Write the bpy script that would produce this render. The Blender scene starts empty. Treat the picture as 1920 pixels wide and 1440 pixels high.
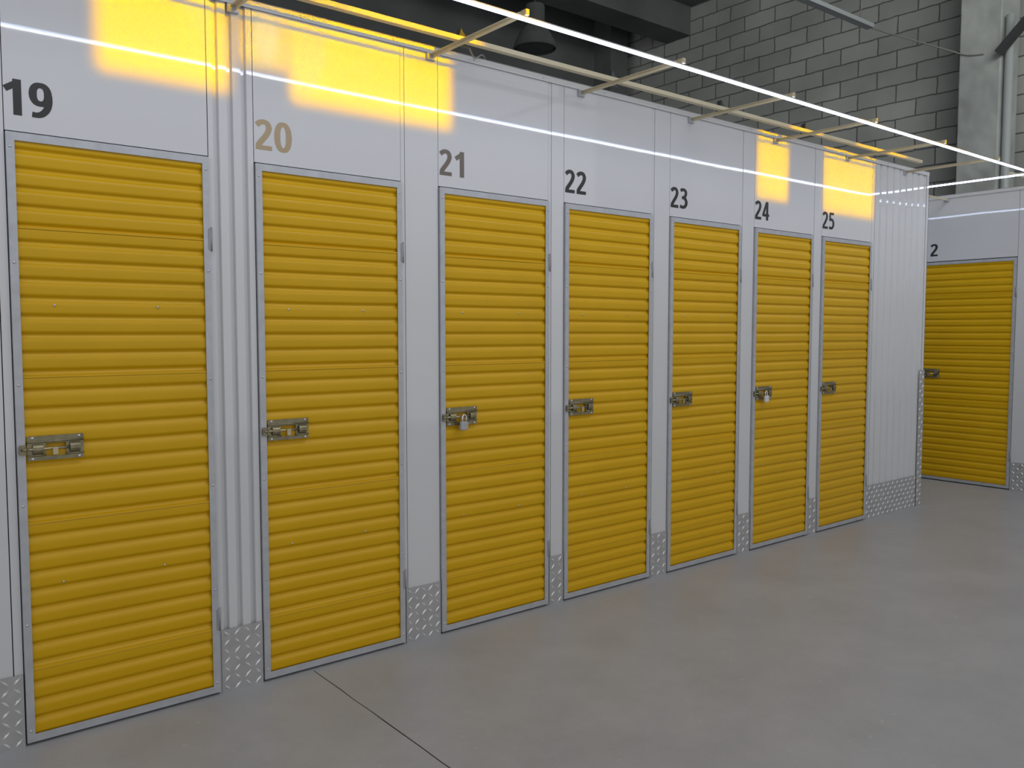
import bpy, math, random
from mathutils import Vector, Matrix
random.seed(4)
S = bpy.context.scene
C = S.collection
R = math.radians
try:
    S.view_settings.view_transform = 'Standard'
except Exception:
    pass

# ------------------------------------------------------------------ materials
def mat(name, col, rough=0.5, metal=0.0, var=0.0, vscale=8.0, bump=0.0, bscale=40.0, coat=0.0, emis=None, estr=0.0, spec=None, rvar=0.0):
    m = bpy.data.materials.new(name); m.use_nodes = True
    nt = m.node_tree; b = nt.nodes['Principled BSDF']
    b.inputs['Base Color'].default_value = (*col, 1)
    b.inputs['Roughness'].default_value = rough
    b.inputs['Metallic'].default_value = metal
    if coat:
        b.inputs['Coat Weight'].default_value = coat
        b.inputs['Coat Roughness'].default_value = 0.08
    if spec is not None:
        b.inputs['Specular IOR Level'].default_value = spec
    if emis:
        b.inputs['Emission Color'].default_value = (*emis, 1)
        b.inputs['Emission Strength'].default_value = estr
    tc = nt.nodes.new('ShaderNodeTexCoord')
    if var > 0 or rvar > 0:
        n = nt.nodes.new('ShaderNodeTexNoise'); n.inputs['Scale'].default_value = vscale
        n.inputs['Detail'].default_value = 6
        nt.links.new(tc.outputs['Object'], n.inputs['Vector'])
        if var > 0:
            r = nt.nodes.new('ShaderNodeValToRGB')
            r.color_ramp.elements[0].position = 0.3; r.color_ramp.elements[1].position = 0.7
            r.color_ramp.elements[0].color = (*[c * (1 - var) for c in col], 1)
            r.color_ramp.elements[1].color = (*[min(1, c * (1 + var)) for c in col], 1)
            nt.links.new(n.outputs['Fac'], r.inputs['Fac'])
            nt.links.new(r.outputs['Color'], b.inputs['Base Color'])
        if rvar > 0:
            mr = nt.nodes.new('ShaderNodeMapRange')
            mr.inputs['To Min'].default_value = max(0.02, rough - rvar); mr.inputs['To Max'].default_value = rough + rvar
            nt.links.new(n.outputs['Fac'], mr.inputs['Value'])
            nt.links.new(mr.outputs['Result'], b.inputs['Roughness'])
    if bump > 0:
        n2 = nt.nodes.new('ShaderNodeTexNoise'); n2.inputs['Scale'].default_value = bscale
        n2.inputs['Detail'].default_value = 0.0
        nt.links.new(tc.outputs['Object'], n2.inputs['Vector'])
        bp = nt.nodes.new('ShaderNodeBump'); bp.inputs['Strength'].default_value = 1.0
        bp.inputs['Distance'].default_value = bump
        nt.links.new(n2.outputs['Fac'], bp.inputs['Height'])
        nt.links.new(bp.outputs['Normal'], b.inputs['Normal'])
    return m

M = {}
M['yellow'] = mat('yellow_painted_steel', (0.61, 0.350, 0.002), 0.36, 0.0, var=0.04, vscale=3, spec=0.28)
M['white'] = mat('white_coated_sheet', (0.61, 0.61, 0.615), 0.045, 0.0, var=0.015, vscale=2, bump=0.0020, bscale=1.7, spec=0.55)
M['galv'] = mat('galvanised_steel', (0.45, 0.46, 0.48), 0.42, 0.3, var=0.08, vscale=25)
M['hinge'] = mat('dull_hinge_steel', (0.30, 0.30, 0.31), 0.5, 0.3, var=0.08, vscale=25)
M['screw'] = mat('zinc_screw', (0.6, 0.6, 0.62), 0.3, 0.9)
M['plate'] = mat('aluminium_tread_plate', (0.42, 0.415, 0.41), 0.34, 0.3, var=0.10, vscale=14)
M['tread'] = mat('polished_tread', (0.74, 0.74, 0.74), 0.22, 0.4)
M['olive'] = mat('passivated_zinc', (0.25, 0.22, 0.13), 0.34, 0.6, var=0.25, vscale=30)
M['brass'] = mat('yellow_zinc', (0.48, 0.42, 0.28), 0.28, 0.8)
M['black'] = mat('black_vinyl', (0.015, 0.015, 0.014), 0.35)
M['greyvinyl'] = mat('brown_grey_vinyl', (0.145, 0.118, 0.095), 0.35)  # black digits of one number, with a faint reflection painted into the colour
M['tan'] = mat('bronze_vinyl', (0.40, 0.30, 0.175), 0.35)  # black digits too, the warm reflection on them painted as base colour
M['cream'] = mat('cream_painted_steel', (0.62, 0.55, 0.38), 0.4, 0.1, var=0.05, vscale=6)  # warm tint of the sunlight is put into the steel's base colour
M['led'] = mat('led_diffuser', (0.9, 0.92, 1.0), 0.5, emis=(0.60, 0.73, 1.0), estr=15.0)
M['alu'] = mat('aluminium_channel', (0.6, 0.6, 0.6), 0.35, 0.8)
M['dark'] = mat('dark_void', (0.03, 0.03, 0.03), 0.8)
M['darkmetal'] = mat('dark_metal', (0.07, 0.075, 0.075), 0.5, 0.4, var=0.1)
M['lampmetal'] = mat('dull_lamp_metal', (0.085, 0.09, 0.087), 1.0, 0.0, var=0.1, spec=0.1)
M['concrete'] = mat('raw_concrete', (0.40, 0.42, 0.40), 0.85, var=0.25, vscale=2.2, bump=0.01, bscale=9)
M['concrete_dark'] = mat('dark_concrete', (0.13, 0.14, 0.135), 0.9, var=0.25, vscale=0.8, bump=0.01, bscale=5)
M['silver'] = mat('white_silver_padlock_body', (0.78, 0.78, 0.80), 0.35, 0.35, var=0.05, vscale=60)
M['silverdark'] = mat('grey_silver_padlock_body', (0.44, 0.435, 0.43), 0.4, 0.15, var=0.08, vscale=60)
M['chrome'] = mat('chrome_shackle', (0.80, 0.80, 0.81), 0.18, 0.7)
M['cable'] = mat('grey_cable', (0.30, 0.30, 0.28), 0.6)
M['pipe'] = mat('grey_pipe', (0.42, 0.45, 0.45), 0.5)
M['joint'] = mat('dark_joint_filler', (0.03, 0.03, 0.03), 1.0, spec=0.0)

def floor_mat():
    m = mat('grey_painted_floor', (0.19, 0.185, 0.185), 0.42)
    nt = m.node_tree; b = nt.nodes['Principled BSDF']
    b.inputs['Specular IOR Level'].default_value = 0.5
    tc = nt.nodes.new('ShaderNodeTexCoord')
    n = nt.nodes.new('ShaderNodeTexNoise'); n.inputs['Scale'].default_value = 2.2; n.inputs['Detail'].default_value = 12
    n.inputs['Roughness'].default_value = 0.75
    nt.links.new(tc.outputs['Object'], n.inputs['Vector'])
    r = nt.nodes.new('ShaderNodeValToRGB')
    r.color_ramp.elements[0].position = 0.25; r.color_ramp.elements[1].position = 0.75
    r.color_ramp.elements[0].color = (0.325, 0.328, 0.336, 1); r.color_ramp.elements[1].color = (0.440, 0.436, 0.436, 1)
    nt.links.new(n.outputs['Fac'], r.inputs['Fac'])
    v = nt.nodes.new('ShaderNodeTexNoise'); v.inputs['Scale'].default_value = 22; v.inputs['Detail'].default_value = 2
    nt.links.new(tc.outputs['Object'], v.inputs['Vector'])
    sr = nt.nodes.new('ShaderNodeValToRGB')
    sr.color_ramp.elements[0].position = 0.70; sr.color_ramp.elements[1].position = 0.78
    sr.color_ramp.elements[0].color = (0, 0, 0, 1); sr.color_ramp.elements[1].color = (0.5, 0.5, 0.5, 1)
    nt.links.new(v.outputs['Fac'], sr.inputs['Fac'])
    mx = nt.nodes.new('ShaderNodeMix'); mx.data_type = 'RGBA'
    nt.links.new(sr.outputs['Color'], mx.inputs[0])
    nt.links.new(r.outputs['Color'], mx.inputs[6]); mx.inputs[7].default_value = (0.55, 0.545, 0.54, 1)
    nt.links.new(mx.outputs[2], b.inputs['Base Color'])
    mr = nt.nodes.new('ShaderNodeMapRange'); mr.inputs['To Min'].default_value = 0.32; mr.inputs['To Max'].default_value = 0.50
    nt.links.new(n.outputs['Fac'], mr.inputs['Value']); nt.links.new(mr.outputs['Result'], b.inputs['Roughness'])
    bp = nt.nodes.new('ShaderNodeBump'); bp.inputs['Distance'].default_value = 0.001; bp.inputs['Strength'].default_value = 0.6
    nt.links.new(n.outputs['Fac'], bp.inputs['Height']); nt.links.new(bp.outputs['Normal'], b.inputs['Normal'])
    return m
M['floor'] = floor_mat()

def block_mat():
    m = mat('grey_block_masonry', (0.4, 0.4, 0.38), 0.9)
    nt = m.node_tree; b = nt.nodes['Principled BSDF']
    tc = nt.nodes.new('ShaderNodeTexCoord')
    sp = nt.nodes.new('ShaderNodeSeparateXYZ'); nt.links.new(tc.outputs['Object'], sp.inputs[0])
    cb = nt.nodes.new('ShaderNodeCombineXYZ')
    nt.links.new(sp.outputs['Y'], cb.inputs['X']); nt.links.new(sp.outputs['Z'], cb.inputs['Y'])
    nz = nt.nodes.new('ShaderNodeTexNoise'); nz.inputs['Scale'].default_value = 6; nz.inputs['Detail'].default_value = 5
    nt.links.new(tc.outputs['Object'], nz.inputs['Vector'])
    vm = nt.nodes.new('ShaderNodeVectorMath'); vm.operation = 'MULTIPLY_ADD'
    vm.inputs[1].default_value = (0.032, 0.032, 0.0)
    nt.links.new(nz.outputs['Color'], vm.inputs[0]); nt.links.new(cb.outputs[0], vm.inputs[2])
    br = nt.nodes.new('ShaderNodeTexBrick')
    br.inputs['Scale'].default_value = 1.0
    br.inputs['Brick Width'].default_value = 0.53; br.inputs['Row Height'].default_value = 0.222
    br.inputs['Mortar Size'].default_value = 0.009; br.inputs['Mortar Smooth'].default_value = 0.3
    br.inputs['Color1'].default_value = (0.36, 0.37, 0.35, 1); br.inputs['Color2'].default_value = (0.47, 0.475, 0.44, 1)
    br.inputs['Mortar'].default_value = (0.15, 0.15, 0.142, 1)
    nt.links.new(vm.outputs[0], br.inputs['Vector'])
    n2 = nt.nodes.new('ShaderNodeTexNoise'); n2.inputs['Scale'].default_value = 1.3; n2.inputs['Detail'].default_value = 8
    nt.links.new(tc.outputs['Object'], n2.inputs['Vector'])
    r = nt.nodes.new('ShaderNodeValToRGB'); r.color_ramp.elements[0].color = (0.6, 0.6, 0.6, 1); r.color_ramp.elements[1].color = (1.2, 1.2, 1.2, 1)
    nt.links.new(n2.outputs['Fac'], r.inputs['Fac'])
    mx = nt.nodes.new('ShaderNodeMix'); mx.data_type = 'RGBA'; mx.blend_type = 'MULTIPLY'; mx.inputs[0].default_value = 1
    nt.links.new(br.outputs['Color'], mx.inputs[6]); nt.links.new(r.outputs['Color'], mx.inputs[7])
    nt.links.new(mx.outputs[2], b.inputs['Base Color'])
    bp = nt.nodes.new('ShaderNodeBump'); bp.inputs['Distance'].default_value = 0.007; bp.invert = True
    nt.links.new(br.outputs['Fac'], bp.inputs['Height']); nt.links.new(bp.outputs['Normal'], b.inputs['Normal'])
    return m
M['block'] = block_mat()

# ------------------------------------------------------------------ mesh builder
class MB:
    def __init__(s): s.v = []; s.f = []; s.sm = []
    def add(s, vs, fs, smooth=False):
        o = len(s.v); s.v += [tuple(v) for v in vs]; s.f += [tuple(i + o for i in f) for f in fs]; s.sm += [smooth] * len(fs)
        return s
    def box(s, x0, x1, y0, y1, z0, z1):
        vs = [(x, y, z) for x in (x0, x1) for y in (y0, y1) for z in (z0, z1)]
        return s.add(vs, [(0, 1, 3, 2), (4, 6, 7, 5), (0, 4, 5, 1), (2, 3, 7, 6), (0, 2, 6, 4), (1, 5, 7, 3)])
    def bar(s, a, b, w, h, up=(0, 0, 1)):
        a = Vector(a); b = Vector(b); d = (b - a).normalized(); u = Vector(up)
        r = d.cross(u).normalized(); u = r.cross(d).normalized()
        vs = []
        for p in (a, b):
            for i, j in ((-1, -1), (1, -1), (1, 1), (-1, 1)):
                vs.append(p + r * (i * w / 2) + u * (j * h / 2))
        return s.add(vs, [(3, 2, 1, 0), (4, 5, 6, 7), (0, 1, 5, 4), (1, 2, 6, 5), (2, 3, 7, 6), (3, 0, 4, 7)])
    def tube(s, pts, r, n=8, caps=True):
        pts = [Vector(p) for p in pts]; vs = []; fs = []
        prev = None
        for i, p in enumerate(pts):
            d = (pts[min(i + 1, len(pts) - 1)] - pts[max(i - 1, 0)]).normalized()
            if prev is None:
                a = d.orthogonal().normalized()
            else:
                a = (prev - d * prev.dot(d)).normalized()
            prev = a; b = d.cross(a)
            rr = r[i] if isinstance(r, (list, tuple)) else r
            for k in range(n):
                t = 2 * math.pi * k / n
                vs.append(p + a * (rr * math.cos(t)) + b * (rr * math.sin(t)))
        for i in range(len(pts) - 1):
            for k in range(n):
                fs.append((i * n + k, i * n + (k + 1) % n, (i + 1) * n + (k + 1) % n, (i + 1) * n + k))
        s.add(vs, fs, True)
        if caps:
            o = len(s.v) - len(vs)
            s.f.append(tuple(o + k for k in reversed(range(n)))); s.sm.append(False)
            s.f.append(tuple(o + (len(pts) - 1) * n + k for k in range(n))); s.sm.append(False)
        return s
    def lathe(s, prof, n=32, c=(0, 0, 0)):
        vs = []; fs = []
        for (r, z) in prof:
            for k in range(n):
                t = 2 * math.pi * k / n
                vs.append((c[0] + r * math.cos(t), c[1] + r * math.sin(t), c[2] + z))
        for i in range(len(prof) - 1):
            for k in range(n):
                fs.append((i * n + k, i * n + (k + 1) % n, (i + 1) * n + (k + 1) % n, (i + 1) * n + k))
        return s.add(vs, fs, True)
    def extr(s, prof, axis, a, b):
        n = len(prof); vs = []
        for t in (a, b):
            for (p, q) in prof:
                vs.append((t, p, q) if axis == 'x' else (p, q, t) if axis == 'z' else (p, t, q))
        return s.add(vs, [(i, i + 1, n + i + 1, n + i) for i in range(n - 1)])
    def dome(s, c, r, h, n=10):
        c = Vector(c); vs = []; fs = []
        rings = [(r, 0), (r, -h * 0.4), (r * 0.7, -h * 0.85)]
        for (rr, y) in rings:
            for k in range(n):
                t = 2 * math.pi * k / n
                vs.append(c + Vector((rr * math.cos(t), y, rr * math.sin(t))))
        for i in range(2):
            for k in range(n):
                fs.append((i * n + k, i * n + (k + 1) % n, (i + 1) * n + (k + 1) % n, (i + 1) * n + k))
        vs.append(c + Vector((0, -h, 0)))
        for k in range(n): fs.append((2 * n + k, 2 * n + (k + 1) % n, 3 * n))
        return s.add(vs, fs, True)
    def build(s, name, m, parent=None, bevel=0, loc=None, m2=None, from2=0):
        me = bpy.data.meshes.new(name); me.from_pydata(s.v, [], s.f); me.update()
        me.polygons.foreach_set('use_smooth', s.sm)
        me.materials.append(m)
        if m2:
            me.materials.append(m2)
            for p in me.polygons:
                if p.index >= from2: p.material_index = 1
        o = bpy.data.objects.new(name, me); C.objects.link(o)
        if parent: o.parent = parent
        if loc: o.location = loc
        if bevel:
            md = o.modifiers.new('bevel', 'BEVEL'); md.width = bevel; md.segments = 2; md.limit_method = 'ANGLE'
        return o

def tag(o, label=None, cat=None, group=None, kind=None):
    if label: o['label'] = label
    if cat: o['category'] = cat
    if group: o['group'] = group
    if kind: o['kind'] = kind
    return o
def empty(name, loc=(0, 0, 0), rz=0):
    o = bpy.data.objects.new(name, None); C.objects.link(o); o.location = loc; o.rotation_euler = (0, 0, rz)
    o.empty_display_size = 0.1
    return o

# ------------------------------------------------------------------ dimensions
CAM = Vector((0, -3.24, 1.42)); FPX = 1580.0
DOORW = 0.668; DH = 2.078
centres = [0.8025, 1.6495, 2.5155, 3.2905, 4.1115, 4.9225, 5.706]
ENDX = 6.92; WT = 2.69
NUMS = ['19', '20', '21', '22', '23', '24', '25']
FARX = 8.2
a_ = R(51.1); p_ = R(3.55)
FW = Vector((math.cos(a_) * math.cos(p_), math.sin(a_) * math.cos(p_), -math.sin(p_)))
RT = Vector((math.sin(a_), -math.cos(a_), 0)); UP = RT.cross(FW)
def at(px, py, axis, val):
    d = FW + RT * ((px - 960) / FPX) - UP * ((py - 720) / FPX)
    t = (val - CAM[axis]) / d[axis]
    return CAM + d * t

# ------------------------------------------------------------------ setting
f = MB().box(-6, 14, -8, 9, -0.1, 0).build('floor', M['floor']); tag(f, kind='structure')
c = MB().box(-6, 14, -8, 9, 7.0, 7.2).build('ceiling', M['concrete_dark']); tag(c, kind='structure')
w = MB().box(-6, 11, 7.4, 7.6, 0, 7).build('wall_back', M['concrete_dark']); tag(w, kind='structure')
w = MB().box(11, 11.3, -8, 7.4, 0, 7).build('wall_right', M['block']); tag(w, kind='structure')
mb = MB(); rj = random.Random(3); jl = []
y = -0.03; xx = 1.522
while y > -5:
    jl.append((xx, y, rj.uniform(0.0012, 0.0022))); y -= 0.12; xx += rj.uniform(-0.0035, 0.0028)
for (a, b) in zip(jl, jl[1:]):
    mb.add([(a[0] - a[2], a[1], .0006), (a[0] + a[2], a[1], .0006), (b[0] + b[2], b[1], .0006), (b[0] - b[2], b[1], .0006)], [(0, 3, 2, 1)])
o = mb.build('trim_1', M['joint']); tag(o, kind='structure')

wl = empty('wall_left'); tag(wl, kind='structure')
edges = []
for cx in centres: edges.append((cx - DOORW / 2, cx + DOORW / 2))
G = 0.0014
for (l, r) in edges:
    mb = MB()
    mb.box(l + G, r - G, 0.0, 0.012, DH + 0.006, WT)
    h = mb.build('header_panel', M['white'], wl)
gaps = [(-1.6, edges[0][0])] + [(edges[i][1], edges[i + 1][0]) for i in range(6)] + [(edges[6][1], ENDX)]
def ribbed(x0, x1, pitch, depth, zt, zb, phase=0.0, gw=0.42):
    prof = [(x0 + G, 0.0)]
    x = x0 + phase
    while x + pitch < x1 + 0.001:
        s0 = 0.92 - gw
        prof += [(x + pitch * s0, 0.0), (x + pitch * (s0 + .07), depth), (x + pitch * 0.85, depth), (x + pitch * 0.92, 0.0)]
        x += pitch
    prof += [(x1 - G, 0.0)]
    prof = [(a, b) for (a, b) in prof if x0 + G <= a <= x1 - G]
    return MB().extr(prof, 'z', zb, zt)
for i, (l, r) in enumerate(gaps):
    if i == 1:
        ribbed(l, r, 0.055, 0.015, WT, 0.0, -0.006).build('ribbed_panel', M['white'], wl)
    elif i == 7:
        mb = ribbed(l + 0.05, r - 0.035, 0.0985, 0.014, WT, 0.0, 0.0, 0.30)
        mb.box(l + G, l + 0.048, 0, 0.01, 0, WT)
        mb.build('ribbed_panel', M['white'], wl)
        MB().box(r - 0.033, r, -0.006, 0.01, 0, WT).box(r - 0.004, r, -0.006, 0.05, 0, WT).build('corner_trim', M['white'], wl)
    elif i == 0:
        MB().box(l, r - G - 0.03, 0, 0.012, 0, WT).box(r - 0.028, r - G, 0.0, 0.012, 0, WT).build('divider_panel', M['white'], wl)
    else:
        mb = MB().box(l + 0.022, r - G, 0, 0.012, 0, WT).box(l + G, l + 0.020, 0.002, 0.012, 0, WT)
        mb.build('divider_panel', M['white'], wl)
MB().box(-1.6, ENDX - 0.002, 0.05, 0.07, 0, WT - 0.01).build('backing_panel', M['dark'], wl)
MB().box(ENDX - 0.02, ENDX, 0.05, 5.0, 0, WT).build('side_panel', M['white'], wl)
tr = MB().box(-1.6, ENDX, -0.007, -0.0045, WT - 0.022, WT + 0.008).box(-1.6, ENDX, -0.007, 0.06, WT + 0.006, WT + 0.009).build('top_trim', M['white'], wl)
x = -0.2
while x < ENDX:
    MB().dome((x, -0.007, WT - 0.006), 0.005, 0.003).build('screw', M['screw'], tr); x += 0.43

wf = empty('wall_far'); tag(wf, kind='structure')
fy0 = -0.205; fy1 = 0.645
MB().box(FARX, FARX + 0.012, fy0 + G, fy1 - G, DH + 0.008, WT).build('header_panel', M['white'], wf)
MB().box(FARX, FARX + 0.012, -4.5, fy0 - G, 0, WT).build('divider_panel', M['white'], wf)
MB().box(FARX, FARX + 0.012, fy1 + G, 5.0, 0, WT).build('divider_panel', M['white'], wf)
MB().box(FARX + 0.05, FARX + 0.07, -4.5, 5.0, 0, WT - 0.01).build('backing_panel', M['dark'], wf)
MB().box(FARX - 0.007, FARX - 0.0045, -4.5, 5.0, WT - 0.022, WT + 0.008).box(FARX - 0.007, FARX + 0.06, -4.5, 5.0, WT + 0.006, WT + 0.009).build('top_trim', M['white'], wf)

# ------------------------------------------------------------------ tread plate kick plates
def diamonds(mb, x0, x1, z0, z1, y, p=0.035):
    L = 0.0170; W = 0.0050; H = 0.0036
    nx = int((x1 - x0 - 0.004) / p); nz = int((z1 - z0 - 0.004) / p)
    nx = max(nx, 1); sx = (x1 - x0) / nx; sz = (z1 - z0) / nz
    for i in range(nx):
        for j in range(nz):
            cx = x0 + sx * (i + .5); cz = z0 + sz * (j + .5)
            t = R(45) if (i + j) % 2 else R(-45)
            u = (math.cos(t), math.sin(t)); v = (-u[1], u[0])
            P = [(cx + u[0] * a + v[0] * b, y + yy, cz + u[1] * a + v[1] * b) for a, b, yy in
                 ((-L, 0, 0), (0, -W, 0), (L, 0, 0), (0, W, 0), (-L * .45, 0, -H), (L * .45, 0, -H))]
            mb.add(P, [(0, 1, 4), (1, 5, 4), (1, 2, 5), (2, 3, 5), (3, 4, 5), (3, 0, 4)])
def kick_plate(w, h):
    mb = MB().box(-w / 2, w / 2, -0.0075, -0.0045, 0.0, h)
    diamonds(mb, -w / 2, w / 2, 0, h, -0.0075)
    return mb
klabels = ['tread plate kick plate at the left edge, left of door 19',
           'tread plate kick plate on the ribbed strip between doors 19 and 20',
           'tread plate kick plate between doors 20 and 21',
           'tread plate kick plate between doors 21 and 22',
           'tread plate kick plate between doors 22 and 23',
           'tread plate kick plate between doors 23 and 24',
           'narrow tread plate kick plate between doors 24 and 25',
           'widest tread plate kick plate, below the ribbed white end panel']
for i, (l, r) in enumerate(gaps):
    if i == 0: l = r - 0.6
    if i == 7: r = ENDX - 0.084
    o = kick_plate(r - l - 0.012, 0.252).build('kick_plate', M['plate'], m2=M['tread'], from2=6); o.location = ((l + r) / 2 + 0.003, 0, 0.0)
    tag(o, klabels[i], 'kick plate', 'tread plate kick plates along the wall base')
    for zz in (0.02, 0.235):
        MB().dome((-(r - l) / 2 + 0.022, -0.0085, zz), 0.0045, 0.003).build('screw', M['screw'], o)
o = kick_plate(0.5, 0.252).build('kick_plate', M['plate'], m2=M['tread'], from2=6); o.rotation_euler = (0, 0, -math.pi / 2); o.location = (FARX, fy0 - 0.262, 0.0)
tag(o, 'tread plate kick plate at the right picture edge beside the far door', 'kick plate', 'tread plate kick plates along the wall base')
mb = MB().box(-0.078, 0.004, -0.0115, -0.0085, 0, 1.11).box(0.001, 0.004, -0.0085, 0.06, 0, 1.11)
diamonds(mb, -0.078, 0.004, 0, 1.11, -0.0115, 0.036)
o = mb.build('corner_guard', M['plate'], m2=M['tread'], from2=12); o.location = (ENDX, 0, 0.0)
tag(o, 'tall narrow tread plate guard on the outer corner of the white wall', 'corner guard')

# ------------------------------------------------------------------ doors
def make_hasp(parent):
    W0, W1 = 0.010, 0.184
    y0, y1 = -0.0095, -0.0065
    mb = MB()
    mb.box(W0, W1, y0, y1, 0.018, 0.044)
    mb.box(W0, W1 * .36, y0, y1, -0.040, 0.018)
    mb.box(W1 * .70, W1, y0, y1, -0.040, 0.018)
    mb.box(W1 * .36, W1 * .70, y0, y1, -0.040, -0.026)
    mb.tube([(W0, y0, 0.024), (W1, y0, 0.024)], 0.004, 8)
    mb.tube([(W0, y0, -0.022), (W1 * .36, y0, -0.022)], 0.004, 8)
    mb.tube([(W1 * .70, y0, -0.022), (W1, y0, -0.022)], 0.004, 8)
    hp = mb.build('sliding_bolt', M['olive'], parent)
    for xc in (0.042, 0.156):
        g = MB().extr([(-0.0095, -0.016), (-0.017, -0.011), (-0.0200, -0.004), (-0.0200, 0.006), (-0.017, 0.011), (-0.0095, 0.016)], 'x', xc - 0.016, xc + 0.016)
        go = g.build('guide_strap', M['olive'], hp)
        sm = go.modifiers.new('solid', 'SOLIDIFY'); sm.thickness = 0.002
    MB().tube([(-0.010, -0.0145, 0), (0.150, -0.0145, 0)], 0.0045, 12).build('bolt_rod', M['brass'], hp)
    MB().box(0.085, 0.101, -0.026, -0.0190, -0.021, 0.005).tube([(0.093, -0.025, -0.006), (0.093, -0.0145, 0)], 0.004, 8).build('bolt_handle', M['brass'], hp)
    MB().box(-0.014, 0.006, -0.0150, -0.0125, -0.018, 0.016).box(-0.014, -0.0115, -0.023, -0.0125, -0.010, 0.010).box(0.0035, 0.006, -0.023, -0.0150, -0.010, 0.010).build('keeper', M['olive'], hp)
    for (x, z) in ((0.026, 0.037), (0.170, 0.037), (0.026, -0.034), (0.170, -0.034)):
        MB().dome((x, -0.0095, z), 0.0055, 0.0035).build('screw', M['screw'], hp)
    return hp

def make_door(w, seed):
    rnd = random.Random(seed)
    d = empty('storage_door')
    FWD = 0.027; z0, z1 = 0.010, DH
    l, r = -w / 2, w / 2
    fy, by = -0.013, 0.018
    mb = MB()
    T = 0.003
    for (a, b) in ((l + 0.002, l + FWD), (r - FWD, r - 0.002)):
        mb.box(a, b, fy, fy + T, z0, z1)
    mb.box(l + FWD, r - FWD, fy, fy + T, z0, z0 + FWD)
    mb.box(l + FWD, r - FWD, fy, fy + T, z1 - FWD, z1)
    mb.box(l + 0.002, l + 0.005, fy + T, by, z0, z1).box(r - 0.005, r - 0.002, fy + T, by, z0, z1)
    mb.box(l + 0.005, r - 0.005, fy + T, by, z0, z0 + 0.003).box(l + 0.005, r - 0.005, fy + T, by, z1 - 0.003, z1)
    fr = mb.build('door_frame', M['galv'], d)
    for z in (0.05, 0.42, 0.83, 1.24, 1.65, 2.03):
        for x in (l + 0.0135, r - 0.0135):
            MB().dome((x, fy, z), 0.0045, 0.003).build('screw', M['screw'], fr)
    zs = [z0 + 0.006, 0.262, 0.768, 1.268, 1.768, z1 - 0.006]
    pitch = 0.0622
    for k in range(5):
        a, b = zs[k], zs[k + 1]
        prof = []
        yo, yi = -0.0068, 0.0026
        lap = 0.0 if k == 0 else 0.0045
        z = b - 0.002
        prof.append((0.006, z)); prof.append((yo + 0.001, z - 0.001))
        while True:
            pts = [(yo + 0.0002, z - 0.004), (yo - 0.0003, z - 0.010), (yo, z - 0.022), (yo + 0.0006, z - 0.031), (yo + 0.0022, z - 0.0355), (yi - 0.0014, z - 0.0425), (yi, z - 0.0455), (yi - 0.0006, z - 0.050), (yi - 0.003, z - 0.0545), (yo + 0.002, z - 0.0605)]
            done = False
            for (yy, zz) in pts:
                if zz < a + 0.006: done = True; break
                prof.append((yy, zz))
            if done: break
            z -= pitch
        prof.append((prof[-1][0], a + 0.004)); prof.append((-0.008, a + 0.002)); prof.append((-0.009, a - lap + 0.001))
        tilt = rnd.uniform(-0.0025, 0.0025); bow = rnd.uniform(-0.002, 0.002); bul = rnd.uniform(-0.0006, 0.0006)
        n = len(prof); NX = 14; vs = []; fs = []
        for j in range(NX + 1):
            t = j / NX; xx = l + 0.0055 + (w - 0.011) * t
            for q, (yy, zz) in enumerate(prof):
                zf = (zz - a) / (b - a)
                vs.append((xx, yy + bul * math.sin(math.pi * t), zz + (tilt * (t - .5) + bow * math.sin(math.pi * t)) * math.sin(math.pi * min(1, max(0, zf)))))
        for j in range(NX):
            for q in range(n - 1):
                fs.append((j * n + q, j * n + q + 1, (j + 1) * n + q + 1, (j + 1) * n + q))
        MB().add(vs, fs).build('ribbed_sheet', M['yellow'], d)
    for z in (0.55, 1.51):
        for x in (l + 0.13, l + 0.47 * w / DOORW):
            MB().dome((x, -0.0075, z), 0.0045, 0.0035).build('rivet', M['screw'], d)
    for z in (0.30, 1.77):
        hb = MB().tube([(r + 0.001, fy + 0.001, z - 0.045), (r + 0.001, fy + 0.001, z + 0.045)], 0.0045, 10)
        hb.box(r - 0.010, r + 0.001, fy - 0.002, fy - 0.0003, z - 0.040, z + 0.040)
        hb.build('hinge', M['hinge'], d)
    hp = make_hasp(d); hp.location = (l + 0.022, -0.0035, 1.022)
    return d

dl = ['yellow ribbed storage door nearest the camera, below the number 19',
      'yellow ribbed storage door below the tan number 20',
      'yellow ribbed storage door with a padlock, below the number 21',
      'yellow ribbed storage door below the number 22',
      'yellow ribbed storage door below the number 23',
      'yellow ribbed storage door with a padlock, below the number 24',
      'yellow ribbed storage door below the number 25, beside the ribbed white end panel']
for i, cx in enumerate(centres):
    o = make_door(DOORW, 10 + i)
    o.location = (cx, 0, 0)
    tag(o, dl[i], 'door', 'numbered yellow storage doors in the long wall')
fd = make_door(fy1 - fy0, 40)
fd.location = (FARX, (fy0 + fy1) / 2, 0); fd.rotation_euler = (0, 0, -math.pi / 2)
tag(fd, 'yellow ribbed storage door in the far cross wall, partly hidden behind the corner', 'door')

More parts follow.
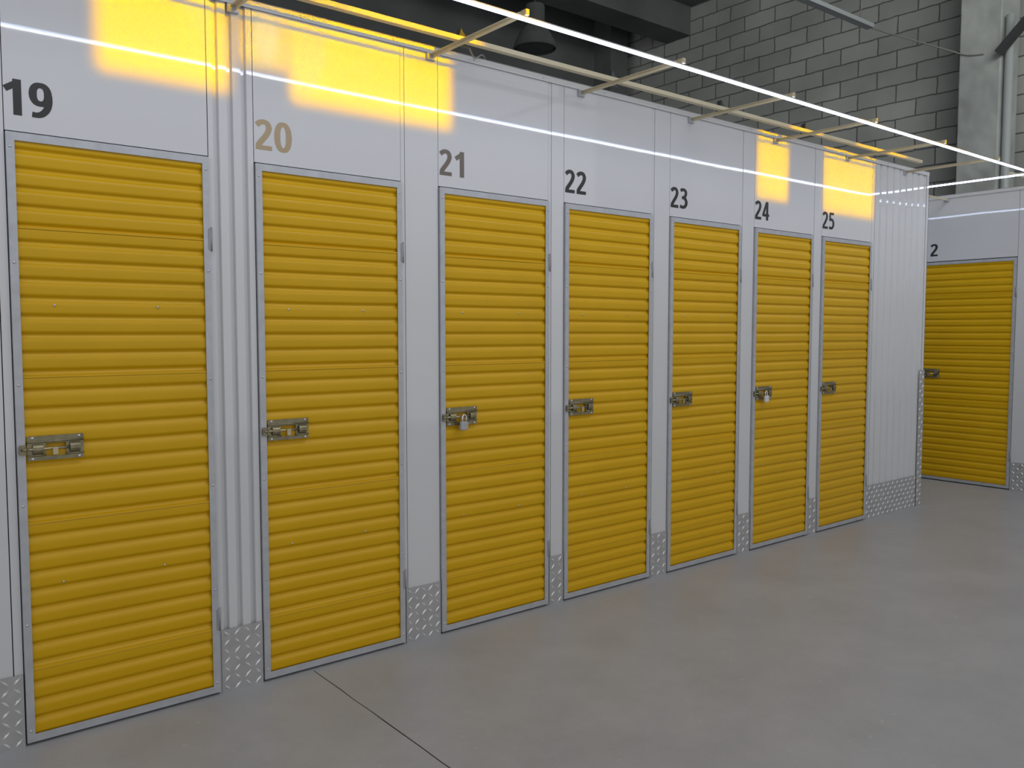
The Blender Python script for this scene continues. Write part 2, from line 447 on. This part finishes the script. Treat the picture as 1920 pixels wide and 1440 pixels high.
# ------------------------------------------------------------------ padlocks
def padlock(body):
    p = empty('padlock')
    MB().box(-0.022, 0.022, -0.009, 0.009, -0.040, 0.0).build('lock_body', body, p, bevel=0.004)
    pts = [(-0.014, 0, -0.004), (-0.014, 0, 0.016)]
    for k in range(9):
        t = math.pi - math.pi * k / 8
        pts.append((0.014 * math.cos(t), 0, 0.018 + 0.014 * math.sin(t)))
    pts += [(0.014, 0, 0.016), (0.014, 0, -0.004)]
    MB().tube(pts, 0.0036, 10).build('shackle', M['chrome'], p)
    MB().lathe([(0.0, 0), (0.006, 0), (0.006, 0.002), (0.0, 0.002)], 12, (0, 0, -0.042)).build('keyhole', M['brass'], p)
    return p
pl = padlock(M['silverdark'])
pl.location = (edges[2][0] + 0.112, -0.041, 1.000); pl.rotation_euler = (0, R(4), R(12))
tag(pl, 'duller grey padlock hanging from the bolt of the third door, nearer of two', 'padlock')
pl2 = padlock(M['silver'])
pl2.location = (edges[5][0] + 0.110, -0.041, 1.006); pl2.rotation_euler = (0, R(-5), R(10))
tag(pl2, 'bright silver padlock, farther of two, two doors before the corner', 'padlock')

# ------------------------------------------------------------------ numbers (bold sans figures drawn as strokes)
def smooth(pts, n=8):
    pts = [Vector(p) for p in pts]; out = []
    for i in range(len(pts) - 1):
        p0 = pts[max(i - 1, 0)]; p1 = pts[i]; p2 = pts[i + 1]; p3 = pts[min(i + 2, len(pts) - 1)]
        for k in range(n):
            t = k / n
            out.append(0.5 * ((2 * p1) + (p2 - p0) * t + (2 * p0 - 5 * p1 + 4 * p2 - p3) * t * t + (3 * p1 - p0 - 3 * p2 + p3) * t ** 3))
    out.append(pts[-1]); return out
def ell(cx, cy, rx, ry, n=40, pw=0.86):
    o = []
    for k in range(n + 1):
        t = 2 * math.pi * k / n; c = math.cos(t); s_ = math.sin(t)
        o.append((cx + rx * math.copysign(abs(c) ** pw, c), cy + ry * math.copysign(abs(s_) ** pw, s_)))
    return o
GL = {
 '0': [('raw', ell(.31, .5, .205, .43), .21, .15)],
 '1': [('poly', [(.40, 0), (.40, 1.0)], .21, .21), ('poly', [(.37, .88), (.10, .70)], .17, .17)],
 '2': [('sm', [(.07, .80), (.17, .885), (.30, .925), (.43, .885), (.49, .76), (.46, .61), (.36, .45), (.23, .29), (.10, .12)], .205, .155), ('poly', [(.03, .07), (.59, .07)], .145, .145)],
 '3': [('sm', [(.07, .875), (.20, .925), (.34, .925), (.45, .86), (.47, .74), (.40, .60), (.28, .545), (.17, .54)], .205, .145),
       ('sm', [(.17, .535), (.33, .53), (.46, .45), (.51, .31), (.46, .17), (.33, .08), (.18, .075), (.04, .115)], .21, .145)],
 '4': [('poly', [(.40, .96), (.09, .30)], .17, .17), ('poly', [(.01, .27), (.63, .27)], .145, .145), ('poly', [(.445, 0), (.445, 1.0)], .20, .20)],
 '5': [('poly', [(.11, .93), (.55, .93)], .145, .145), ('poly', [(.165, .98), (.135, .50)], .16, .16),
       ('sm', [(.11, .535), (.22, .58), (.36, .575), (.48, .48), (.52, .33), (.47, .18), (.34, .085), (.19, .075), (.05, .115)], .21, .145)],
 '9': [('raw', ell(.30, .665, .19, .26), .205, .15), ('sm', [(.50, .66), (.50, .45), (.45, .26), (.33, .12), (.20, .075), (.08, .085)], .20, .145)],
}
def number(txt, height, width, m):
    mb = MB(); adv = 0.675; sx = width / (0.60 + adv * (len(txt) - 1)); x0 = 0.0
    for ch in txt:
        for lay, (kind, pts, wv, wh) in enumerate(GL[ch]):
            if kind == 'sm': pts = [(p.x, p.y) for p in smooth([(a, b, 0) for a, b in pts], 6)]
            closed = kind == 'raw'
            n = len(pts); L = []; Rr = []
            for i in range(n):
                if closed:
                    a = pts[(i - 1) % (n - 1)]; b = pts[(i + 1) % (n - 1)]
                else:
                    a = pts[max(i - 1, 0)]; b = pts[min(i + 1, n - 1)]
                dx, dy = b[0] - a[0], b[1] - a[1]; q = math.hypot(dx, dy); dx /= q; dy /= q
                wd_ = (wv * abs(dy) + wh * abs(dx)) / (abs(dx) + abs(dy)) / 2
                L.append((pts[i][0] - dy * wd_, pts[i][1] + dx * wd_)); Rr.append((pts[i][0] + dy * wd_, pts[i][1] - dx * wd_))
            vs = [((x0 + p[0]) * sx, -0.0002 * lay, p[1] * height) for p in L + Rr]
            fs = [(i, i + 1, n + i + 1, n + i) for i in range(n - 1)]
            mb.add(vs, fs)
        x0 += adv
    return mb.build('door_number', m)
nlab = {'19': 'black number 19 on the white panel above the nearest door', '20': 'tan number 20 on the white panel above a yellow door',
        '21': 'brown-grey number 21 on the white panel above a padlocked door', '22': 'black number 22 on the white panel above a yellow door',
        '23': 'black number 23 on the white panel above a yellow door', '24': 'black number 24 on the white panel above a padlocked door',
        '25': 'black number 25 on the white panel above the last door of the row'}
for i, t in enumerate(NUMS):
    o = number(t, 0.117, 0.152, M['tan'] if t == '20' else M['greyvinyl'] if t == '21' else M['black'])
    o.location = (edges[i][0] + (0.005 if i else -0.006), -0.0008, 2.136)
    tag(o, nlab[t], 'number', 'door numbers on the white wall')
o = number('2', 0.116, 0.072, M['black']); o.rotation_euler = (0, 0, -math.pi / 2)
o.location = (FARX - 0.0008, fy1 - 0.082, 2.136)
tag(o, 'black digit 2 on the far cross wall just past the corner', 'number')

# ------------------------------------------------------------------ lighting frame above the doors
armx = [1.24, 2.14, 3.07, 3.95, 4.80, 5.68, 6.52]
names_ = ['first bracket arm, at the top left above the gap by door 20', 'bracket arm above the panel edge by the number 21', 'bracket arm above the door numbered 22',
          'bracket arm above the door numbered 23', 'bracket arm above the door numbered 24', 'bracket arm above the door numbered 25',
          'bracket arm above the ribbed end panel at the corner']
def arm(L):
    e = empty('bracket_arm')
    MB().box(-0.010, 0.010, -L, -0.012, 0.018, 0.0205).box(0.0075, 0.010, -L, -0.012, 0.004, 0.018).build('angle_bar', M['cream'], e)
    MB().box(-0.022, 0.022, -0.012, -0.0005, -0.006, 0.025).build('wall_flange', M['galv'], e)
    MB().box(-0.008, 0.008, -L - 0.010, -L + 0.020, -0.0005, 0.0225).build('clamp', M['cream'], e)
    return e
for i, x in enumerate(armx):
    o = arm(0.675)
    o.location = (x, 0, 2.640); tag(o, 'cream steel ' + names_[i], 'bracket', 'bracket arms holding the light strip')
for k, y in enumerate((-0.50, 0.42)):
    e = arm(1.0); e.location = (FARX, y, 2.640); e.rotation_euler = (0, 0, -math.pi / 2)
    tag(e, ['cream steel bracket arm on the far cross wall near the light strip corner', 'cream steel bracket arm on the far cross wall behind the corner'][k], 'bracket')
mb = MB().box(-1.2, 6.31, -0.238, -0.209, 2.661, 2.664).box(-1.2, 6.31, -0.238, -0.235, 2.664, 2.681).box(-1.2, 6.31, -0.212, -0.209, 2.664, 2.681)
o = mb.build('support_rail', M['cream']); tag(o, 'long cream steel channel rail lying across the bracket arms', 'rail')
for i, x in enumerate(armx[1:5]):
    b = MB(); b.add([(0.013, -0.20, 0.0205), (0.09, -0.20, 0.0205), (0.03, -0.20, 0.09), (0.013, -0.17, 0.0205), (0.09, -0.17, 0.0205), (0.03, -0.17, 0.09)],
                    [(0, 1, 2), (5, 4, 3), (0, 3, 4, 1), (1, 4, 5, 2), (2, 5, 3, 0)])
    o = b.build('corner_brace', M['darkmetal']); o.location = (x, 0, 2.640)
    tag(o, 'small dark triangular brace behind the rail above the ' + ['number 21', 'door numbered 22', 'door numbered 23', 'door numbered 24'][i], 'brace', 'dark braces by the rail')
def led(a, b, label):
    a = Vector(a); b = Vector(b); e = empty('light_strip', a)
    L = b - a
    MB().bar((0, 0, 0.0065), L + Vector((0, 0, 0.0065)), 0.018, 0.005).build('channel', M['alu'], e)
    MB().bar((0, 0, -0.001), L + Vector((0, 0, -0.001)), 0.011, 0.010).build('diffuser', M['led'], e)
    tag(e, label, 'light strip')
led((-1.4, -0.662, 2.6310), (7.2, -0.662, 2.6310), 'long glowing white light strip running above the yellow doors')
led((7.205, -0.65, 2.6310), (7.205, 4.5, 2.6310), 'shorter glowing light strip crossing the aisle end in front of far wall')
o = MB().tube(smooth([(2.19, -0.20, 2.675), (2.25, -0.14, 2.69), (2.33, -0.08, 2.665), (2.42, -0.02, 2.71), (2.50, 0.05, 2.703)]), 0.004, 6).build('cable', M['cable'])
tag(o, 'thin grey cable looping from the rail near the number 21', 'cable')

# ------------------------------------------------------------------ background hall
pA = at(1797, 150, 0, 10.45); pB = at(1875, 150, 0, 10.45)
col = (pA.y + pB.y) / 2; hw = (pA.y - pB.y) / 2
o = MB().box(-0.25, 0.25, -hw, hw, 0, 7.0).build('concrete_column', M['concrete'], None, bevel=0.015, loc=(10.7, col, 0))
tag(o, 'rough grey concrete column standing against the block wall', 'column')
A = at(1872, 100, 0, 10.385); B = at(1950, 8, 0, 10.385)
o = MB().bar(A, B, 0.06, 0.12, (1, 0, 0)).build('diagonal_brace', M['darkmetal']); tag(o, 'dark diagonal steel brace rising right of the concrete column', 'brace')
P0 = at(1889, 200, 0, 10.52)
o = MB().tube([(10.52, P0.y, 0), (10.52, P0.y, 5.0)], 0.045, 12).build('vertical_pipe', M['pipe']); tag(o, 'pale vertical pipe just right of the concrete column', 'pipe')
def cab(pts, X, r, label, name='cable'):
    o = MB().tube(smooth([at(px, py, 0, X) for px, py in pts]), r, 6).build(name, M['cable']); tag(o, label, 'cable'); return o
cab([(1440, -20), (1530, 14), (1620, 48), (1700, 72), (1770, 92), (1812, 103), (1845, 101)], 10.44, 0.009, 'grey cable sagging across the block wall to the column')
A = at(1500, -6, 0, 8.8); B = at(1632, 50, 0, 10.2)
e = empty('batten_lamp', A); d = B - A
MB().bar((0, 0, 0), d, 0.10, 0.05).build('lamp_body', M['pipe'], e)
for t in (0.15, 0.85):
    MB().tube([d * t, Vector((d.x * t, d.y * t, 7.0 - A.z))], 0.006, 6).build('hanging_wire', M['cable'], e)
tag(e, 'grey batten lamp hanging before the block wall at the top', 'lamp')
Pl = at(1003, 92, 1, 3.2)
e = empty('high_bay_lamp', Pl)
MB().lathe([(0.205, 0.0), (0.215, 0.01), (0.20, 0.06), (0.14, 0.17), (0.085, 0.23), (0.08, 0.25)], 32).build('shade', M['lampmetal'], e)
MB().lathe([(0.0, 0.42), (0.09, 0.42), (0.095, 0.40), (0.095, 0.26), (0.085, 0.24)], 24).build('housing', M['lampmetal'], e)
MB().tube([(0, 0, 0.42), (0, 0, 7.0 - Pl.z)], 0.008, 8).build('hanging_rod', M['lampmetal'], e)
MB().lathe([(0.0, 0.015), (0.19, 0.02)], 24).build('lens', M['lampmetal'], e)
tag(e, 'dark high bay lamp hanging behind the wall near the light strip', 'lamp')
for k, (x0, x1, y0, y1, z0, lab) in enumerate([(-6, 11, 5.8, 6.3, 6.2, 'deep concrete ceiling beam parallel to the door wall'),
                                         (10.4, 10.99, 1.5, 5.8, 6.65, 'concrete ceiling beam along the top of the block wall')]):
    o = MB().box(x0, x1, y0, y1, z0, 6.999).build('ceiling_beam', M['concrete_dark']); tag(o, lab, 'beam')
P = at(1145, 100, 1, 7.2)
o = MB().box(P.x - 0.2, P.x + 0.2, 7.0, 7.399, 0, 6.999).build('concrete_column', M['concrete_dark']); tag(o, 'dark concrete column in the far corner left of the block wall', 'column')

# ------------------------------------------------------------------ lights
wd = bpy.data.worlds.new('world'); S.world = wd; wd.use_nodes = True
bg = wd.node_tree.nodes['Background']; bg.inputs[0].default_value = (0.96, 0.97, 1.0, 1); bg.inputs[1].default_value = 0.78
def area(name, loc, target, sx, sy, power, col, spread=180):
    l = bpy.data.lights.new(name, 'AREA'); l.shape = 'RECTANGLE'; l.size = sx; l.size_y = sy; l.energy = power; l.color = col
    l.spread = R(spread)
    o = bpy.data.objects.new(name, l); C.objects.link(o); o.location = loc
    d = Vector(target) - Vector(loc)
    o.rotation_euler = d.to_track_quat('-Z', 'Y').to_euler()
    return o
area('strip_glow', (3.0, -0.662, 2.6245), (3.0, -0.662, 0), 8.2, 0.010, 11, (0.88, 0.92, 1.0))
area('strip_glow_far', (7.205, 1.5, 2.6245), (7.205, 1.5, 0), 0.010, 4.0, 3, (0.85, 0.9, 1.0))
area('hall_light', (4.0, -4.2, 6.2), (4.0, -2.0, 0), 6, 2.5, 80, (0.98, 0.98, 1.0))  # added fill light above the aisle, out of view
area('hall_light_end', (6.5, -3.0, 6.4), (11, 3.0, 4.6), 5, 1.5, 68, (0.97, 1.0, 0.97), 120)  # added fill out of view, brightens the block wall
# low sun patches, one narrow area light each; negative blue subtracts panel blue for gold
for k, (x0, x1, z0, z1, pw) in enumerate([(0.76, 1.22, 2.34, 2.95, 2.0), (1.27, 1.47, 2.46, 2.95, 0.48), (1.48, 2.25, 2.35, 2.95, 3.2), (4.62, 4.95, 2.28, 2.8, 1.0), (5.39, 6.06, 2.26, 2.8, 2.1)]):
    cx = (x0 + x1) / 2; cz = (z0 + z1) / 2
    o = area('low_sun_beam', (cx, -4.2, cz), (cx, 0, cz), x1 - x0, z1 - z0, pw, (1, 1, 1), 1.5)
    l = o.data; l.use_nodes = True; nt = l.node_tree
    em = [n for n in nt.nodes if n.type == 'EMISSION'][0]
    cb = nt.nodes.new('ShaderNodeCombineXYZ'); cb.inputs[0].default_value = 1.0; cb.inputs[1].default_value = 0.40; cb.inputs[2].default_value = -0.24
    nt.links.new(cb.outputs[0], em.inputs['Color'])

# ------------------------------------------------------------------ camera
cd = bpy.data.cameras.new('camera'); cam = bpy.data.objects.new('camera', cd); C.objects.link(cam)
cd.sensor_width = 36; cd.sensor_fit = 'HORIZONTAL'; cd.lens = FPX * 36 / 1920; cd.clip_start = 0.05
cam.location = CAM; cam.rotation_euler = (R(90 - 3.55), 0, R(51.1 - 90))
S.camera = cam
